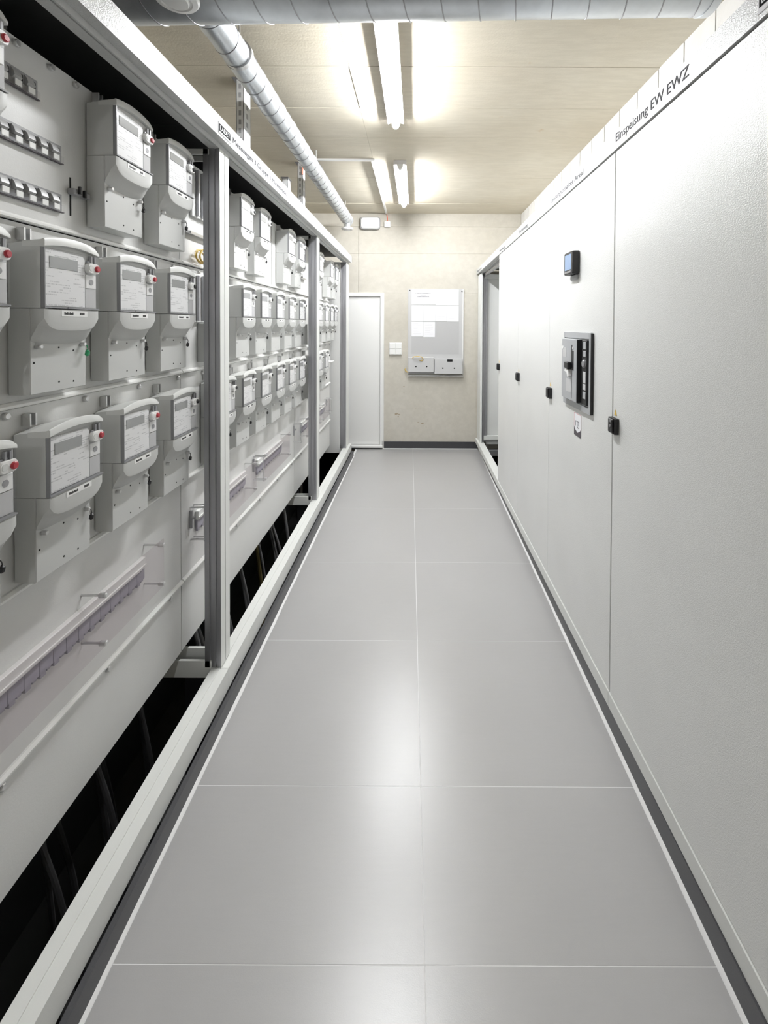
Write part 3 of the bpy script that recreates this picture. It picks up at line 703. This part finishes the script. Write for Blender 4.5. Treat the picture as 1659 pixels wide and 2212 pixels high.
# fuse strips in the nearest cabinet
FUSE = {}
b = B(); b.prism([(XP + .001, .013), (XP + .009, .013), (XP + .0135, .018), (XP + .011, .027), (XP + .005, .036), (XP + .001, .036)], 'y', .002, .0225); FUSE['fuse_carrier'] = b
b = B(); b.box(XP + .001, XP + .004, .0235, .0345, .018, .034, .001); FUSE['fuse_gap'] = b
b = B(); b.box(XP + .0130, XP + .0145, .002, .0210, -.0040, .0105, .0012); FUSE['fuse_tag'] = b
FUSE = {k: v_.mesh(k, {'fuse_carrier': 'fuse', 'fuse_gap': 'hole', 'fuse_tag': 'white'}[k], (-XP, 0, 0)) for k, v_ in FUSE.items()}
for q, (z, ya, n) in enumerate(((2.112, .970, 4), (1.980, .970, 6), (1.852, .970, 6))):
    o = thing('fuse_strip', (XP, ya, z), 'grey fuse strip with white tags beside the top row meters, %s of three' % ('topmost', 'middle', 'lowest')[q], 'fuse strip', 'fuse strips')
    part('trough', B().box(XP + .0005, XP + .003, ya - .004, ya + n * .0362 + .004, z - .007, z + .041), 'grey', o)
    part('clear_rail', B().box(XP + .0045, XP + .0125, ya - .004, ya + n * .0362 + .002, z - .0065, z + .0115, .0006), 'clear', o)
    part('dark_rail', B().box(XP + .003, XP + .010, ya - .004, ya + n * .0362 + .004, z - .0085, z - .0058), 'signdark', o)
    for k in range(n):
        u = link('fuse', FUSE['fuse_carrier'], o, (0, k * .0362, 0))
        link('gap', FUSE['fuse_gap'], u); link('tag_plate', FUSE['fuse_tag'], u)
o = thing('slot_bracket', (XP, 1.24, 1.85), 'small dark bracket with a black slot between fuse strips and meter', 'bracket')
part('slot', B().box(XP + .0002, XP + .001, 1.222, 1.227, 1.845, 1.950), 'hole', o)
part('arm', B().box(XP + .001, XP + .02, 1.212, 1.275, 1.902, 1.918, .002), 'grey', o)
part('clip', B().box(XP + .02, XP + .028, 1.225, 1.232, 1.905, 1.926, .001).box(XP + .02, XP + .028, 1.243, 1.250, 1.900, 1.92, .001), 'black', o)
# small bare box and handle in the farthest cabinet
o = thing('rotary_switch', (XP, 4.55, 1.17), 'white rotary switch beside the bottom row in the farthest cabinet', 'switch')
part('body', B().box(XP + .0002, XP + .06, 4.48, 4.60, 1.10, 1.22, .004), 'paint', o)
part('lever', B().cyl((XP + .06, 4.54, 1.17), (XP + .10, 4.54, 1.17), .012, n=14).box(XP + .085, XP + .10, 4.50, 4.62, 1.163, 1.178, .003), 'white', o)

# ------------------------------------------------------------------ cables in the dark gap below the panels
ORD = ['first', 'second', 'third', 'fourth', 'fifth', 'sixth', 'seventh', 'eighth', 'ninth', 'tenth', 'eleventh', 'twelfth', 'thirteenth', 'fourteenth', 'fifteenth', 'sixteenth']
for b_, (y0, y1) in enumerate(LB):
    cnt = (14, 16, 6)[b_]; y0 = max(y0, .55) + .12; y1 = min(y1, 4.85)
    for k in range(cnt):
        y = y0 + (y1 - y0 - .12) * (k + .5 + random.uniform(-.15, .15)) / cnt
        x = (-1.00, -1.06, -1.12)[k % 3]; r = random.uniform(.007, .012)
        dy, dx = (.06 if b_ != 1 else .10) + random.uniform(-.015, .015), random.uniform(.02, .10)
        pts = [(x - .05, y, .55), (x - .02, y + dy * .1, .36), (x, y + dy * .35, .18), (x + dx * .4, y + dy * .7, .0), (x + dx * .8, y + dy, -.25), (x + dx, y + dy * 1.25, -.698)]
        P = [Vector(p) for p in pts]; Q = []
        for i in range(len(P) - 1):
            a, b, c_, d = P[max(i - 1, 0)], P[i], P[i + 1], P[min(i + 2, len(P) - 1)]
            for s_ in range(4):
                u = s_ / 4; Q.append(.5 * ((2 * b) + (c_ - a) * u + (2 * a - 5 * b + 4 * c_ - d) * u * u + (3 * b - a - 3 * c_ + d) * u ** 3))
        Q.append(P[-1])
        yel = (b_, k) == (1, 10); grey = not yel and b_ == 1
        lab = '%s cable hanging in the gap under the %s cabinet, %s from the camera' % ('olive' if yel else 'pale grey' if grey else 'dark', bayn[b_], ORD[k])
        tag(own('cable', B().tube(Q, .013 if yel else r, 8), 'olive' if yel else 'cablegrey' if grey else 'cabledark', tuple(Q[-1])), lab, 'cable', 'cables hanging below the left cabinets')

# ------------------------------------------------------------------ right cabinets
XD = 0.750
zt = lambda d: 2.303 - 0.0118 * d
zb = lambda d: 2.226 - 0.0085 * d
RB = [(0.87, 1.690), (1.690, 2.498), (2.498, 3.264), (3.264, 4.035), (4.035, 5.535)]
RL = ['nearest closed grey cabinet on the right, lettered Einspeisung EW EWZ', 'closed grey cabinet on the right with a black display and breaker', 'closed plain grey cabinet on the right, third from the camera', 'closed plain grey cabinet on the right beside the open bay', 'open cabinet bay without a door at the far right corner']
rc = []
def hdr(mb, y0, y1):
    rr = []
    for y in (y0, y1):
        rr.append([(XD - .004, y, zb(y)), (XD - .004, y, zt(y)), (XD + .06, y, zt(y)), (XD + .06, y, zb(y) - .01), (XD + .036, y, zb(y) - .01), (XD + .036, y, zb(y))])
    return mb.rings(rr, smooth=False)
for i, (y0, y1) in enumerate(RB):
    c = thing('switchgear_cabinet', (1.0, (y0 + y1) / 2, 0.0), RL[i], 'cabinet', 'cabinets on the right'); rc.append(c)
    g = .0005
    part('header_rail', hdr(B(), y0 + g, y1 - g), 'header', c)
    part('sill_rail', B().box(XD - .0035, XD + .07, y0 + g, y1 - g, .083, .1400, .0012), 'sill', c)
    if i < 4: part('gap_shade', B().box(XD + .0205, XD + .030, y1 - .010, y1 - .0008, .145, zb(y1) - .014), 'black', c)  # black strip painting the shade inside the door seam
    part('back_panel', B().box(1.246, 1.25, y0 + .002, y1 - .002, -.02, zt(y1) - .006), 'paint', c)
    tp = B(); tp.rings([[(XD + .0605, y, zt(y) - .006), (XD + .0605, y, zt(y) - .001), (1.245, y, zt(y) - .001), (1.245, y, zt(y) - .006)] for y in (y0 + .002, y1 - .002)], smooth=False)
    part('top_panel', tp, 'paint', c)
    for ya in ((y0 + .002, y1 - .006) if i < 4 else (y0 + .002,)):
        part('side_panel', B().box(XD + .075, 1.245, ya, ya + .004, .10, zb(y1) - .012), 'paint', c)
    if i < 4:
        d = B(); ga = .0024 if i < 2 else .0012; gb = .0058 if i == 0 else .0013
        rr = []
        for x, s_ in ((XD, .0015), (XD + .0015, 0), (XD + .020, 0)):
            rr.append([(x, y0 + ga + s_, .1425 + s_), (x, y1 - gb - s_, .1425 + s_), (x, y1 - gb - s_, zb(y1) - .006 - s_), (x, y0 + ga + s_, zb(y0) - .006 - s_)])
        dd = part('door', d.rings(rr, smooth=False), 'door', c)
        yh = y1 - .056 if i < 3 else y1 - .06
        h = B(); h.prism([(yh, 1.147), (yh + .052, 1.147), (yh + .054, 1.205), (yh - .002, 1.205)], 'x', XD - .0005, XD - .016); h.box(XD - .016, XD - .022, yh + .008, yh + .046, 1.150, 1.203, .003)
        hh = part('handle', h, 'black', dd)
        part('warning_mark', B().prism([(yh + .017, 1.214), (yh + .037, 1.214), (yh + .027, 1.236)], 'x', XD - .0002, XD - .0012), 'signyel', dd)
        if i == 0:
            q = B(); q.box(XD - .0222, XD - .0235, yh + .016, yh + .030, 1.190, 1.199).cyl((XD - .022, yh + .024, 1.176), (XD - .0245, yh + .024, 1.176), .005, n=12)
            part('lock', q, 'rim', dd)
# interior of the open bay
c = rc[4]
pb = B(); pb.prism(post_profile(5.36, 5.53, .791, .856), 'z', .1385, zb(5.45) - .011); part('post', pb, 'zinc', c)
part('post_face', B().box(.768, .7905, 5.30, 5.532, .139, zb(5.45) - .0115, .001), 'sill', c)
part('end_panel', B().box(.857, 1.245, 5.40, 5.406, .10, zb(5.4) - .02), 'paint', c)
for z0, z1 in ((.165, .215), (2.11, 2.165)): part('cross_beam', B().box(.822, 1.245, 5.352, 5.392, z0, z1, .002), 'sill', c)
part('cross_beam', B().box(.822, 1.245, 5.352, 5.392, -.03, .04, .002), 'zinc', c)
part('inner_rail', B().box(.812, .832, 4.045, 5.35, 2.135, 2.168, .002), 'zinc', c)

# right lettering
text(rc[0], 'Einspeisung EW EWZ', .0455, .447, (XD - .0045, 1.679, 2.2385), 'R', 'ink2')
text(rc[1], 'Leistungsschalter Areal', .036, .478, (XD - .0045, 2.482, 2.2295), 'R', 'ink2')
text(rc[2], 'Verteilung', .034, .262, (XD - .0045, 3.258, 2.216), 'R', 'ink2')
text(rc[3], 'Verteilung', .030, .245, (XD - .0045, 4.014, 2.2065), 'R', 'ink2')
text(rc[4], 'Reserve', .030, .36, (XD - .0045, 5.45, 2.196), 'R', 'ink2')
lp = part('maker_plate', B().box(XD - .004, XD - .0055, .878, .985, 2.231, 2.281), 'paper', rc[0])
part('black_field', B().box(XD - .0055, XD - .0058, .882, .981, 2.243, 2.274), 'matteblack', lp)
text(lp, 'LADET', .026, .084, (XD - .0061, .974, 2.2485), 'R', 'paper')

# power display
o = thing('power_display', (XD, 2.10, 1.79), 'black wall mounted power meter display with a lit pale screen', 'display')
b = B(); b.rings([[(x, 2.102 + p[0], 1.843 + p[1]) for p in rrect(0, 0, .058 * k, .054 * k, .010, 4)] for x, k in ((XD - .0005, .95), (XD - .003, 1), (XD - .022, 1), (XD - .034, .96))]); part('case', b, 'black', o)
part('screen', B().box(XD - .0338, XD - .0352, 2.064, 2.146, 1.812, 1.884), 'screen', o)
part('key_bar', B().box(XD - .0338, XD - .037, 2.060, 2.146, 1.796, 1.806, .0015), 'rim', o)
part('foot', B().box(XD - .0005, XD - .012, 2.06, 2.14, 1.766, 1.788, .003), 'bezel', o)

# circuit breaker in the door
o = thing('circuit_breaker', (XD, 2.05, 1.17), 'large grey circuit breaker front with a black lever in the door', 'breaker')
fr = B(); y0, y1, z0, z1 = 1.878, 2.222, 1.168, 1.520
for a in ((y0, y0 + .018, z0, z1), (y1 - .016, y1, z0, z1), (y0 + .018, y1 - .016, z0, z0 + .028), (y0 + .018, y1 - .016, z1 - .028, z1)): fr.box(XD - .0005, XD - .012, *a, .001)
part('frame', fr, 'bezel', o)
part('frame_edge', B().box(XD - .0005, XD - .0118, y0 - .006, y0 - .0002, z0 + .004, z1 - .004), 'black', o, 'black edge of the frame')
part('back_plate', B().box(XD - .0005, XD - .006, y0 + .0185, y1 - .0165, z0 + .0285, z1 - .0285), 'bezel', o)
bd = part('breaker_body', B().box(XD - .006, XD - .032, 1.985, 2.185, 1.204, 1.488, .0015), 'bezel', o)
part('body_side', B().box(XD - .006, XD - .0315, 1.9805, 1.9848, 1.205, 1.487), 'black', bd, 'black side of the breaker body')
part('lever_slot', B().box(XD - .032, XD - .0332, 2.022, 2.056, 1.345, 1.435).box(XD - .032, XD - .0332, 2.040, 2.050, 1.435, 1.462), 'black', bd)
part('lever', B().box(XD - .0332, XD - .052, 2.045, 2.096, 1.352, 1.382, .003), 'black', bd, 'black lever')
part('toggle', B().prism([(2.112, 1.338), (2.085, 1.352), (2.060, 1.345), (2.048, 1.318), (2.064, 1.312), (2.078, 1.332)], 'x', XD - .032, XD - .046), 'white', bd, 'white toggle')
part('seam', B().box(XD - .032, XD - .0327, 2.045, 2.048, 1.215, 1.345), 'hole', bd)
for a in ((2.05, 2.12, 1.24, 1.30), (2.12, 2.172, 1.40, 1.445)):
    part('nameplate', B().box(XD - .032, XD - .0326, a[0], a[1], a[2], a[3]), 'greysheet', bd)
for yy_, z in ((2.170, 1.445), (2.030, 1.448)): part('screw', B().cyl((XD - .032, yy_, z), (XD - .0338, yy_, z), .0075, n=12), 'white', bd)
ct = part('control_strip', B().box(XD - .006, XD - .018, 1.905, 1.962, 1.204, 1.486, .0015), 'black', o, 'black control strip')
for a in ((1.448, 1.480, 'bezel'), (1.415, 1.440, 'bezel'), (1.300, 1.350, 'greysheet'), (1.270, 1.296, 'greysheet'), (1.232, 1.262, 'bezel')):
    part('key', B().box(XD - .018, XD - .0205, 1.910, 1.940, a[0], a[1], .001), a[2], ct)
part('knob', B().lathe((XD - .018, 1.924, 1.385), (-1, 0, 0), [(.018, 0), (.018, .006), (.014, .010)], 20), 'rim', ct)
# sticker below the breaker
o = thing('warning_sticker', (XD, 2.05, 1.037), 'white sticker with a red edge and a dark lower half under the breaker', 'sticker')
part('sheet', B().box(XD - .0002, XD - .0010, 2.006, 2.094, 1.037, 1.142), 'paper', o)
e = B()
for a in ((2.006, 2.094, 1.1405, 1.142), (2.0925, 2.094, 1.037, 1.142), (2.006, 2.0075, 1.037, 1.142)): e.box(XD - .0010, XD - .0014, *a)
part('red_edge', e, 'signred', o)
part('dark_field', B().prism([(2.094, 1.037), (2.006, 1.037), (2.006, 1.078), (2.020, 1.066), (2.050, 1.054), (2.080, 1.066), (2.094, 1.080)], 'x', XD - .0010, XD - .0015), 'signdark', o)
ic = B()
for a in ((2.035, 2.075, 1.104, 1.107), (2.072, 2.075, 1.083, 1.107), (2.035, 2.038, 1.086, 1.107), (2.050, 2.053, 1.078, 1.098), (2.030, 2.053, 1.076, 1.0795)): ic.box(XD - .0010, XD - .0016, *a)
part('pictogram', ic, 'signdark', o)
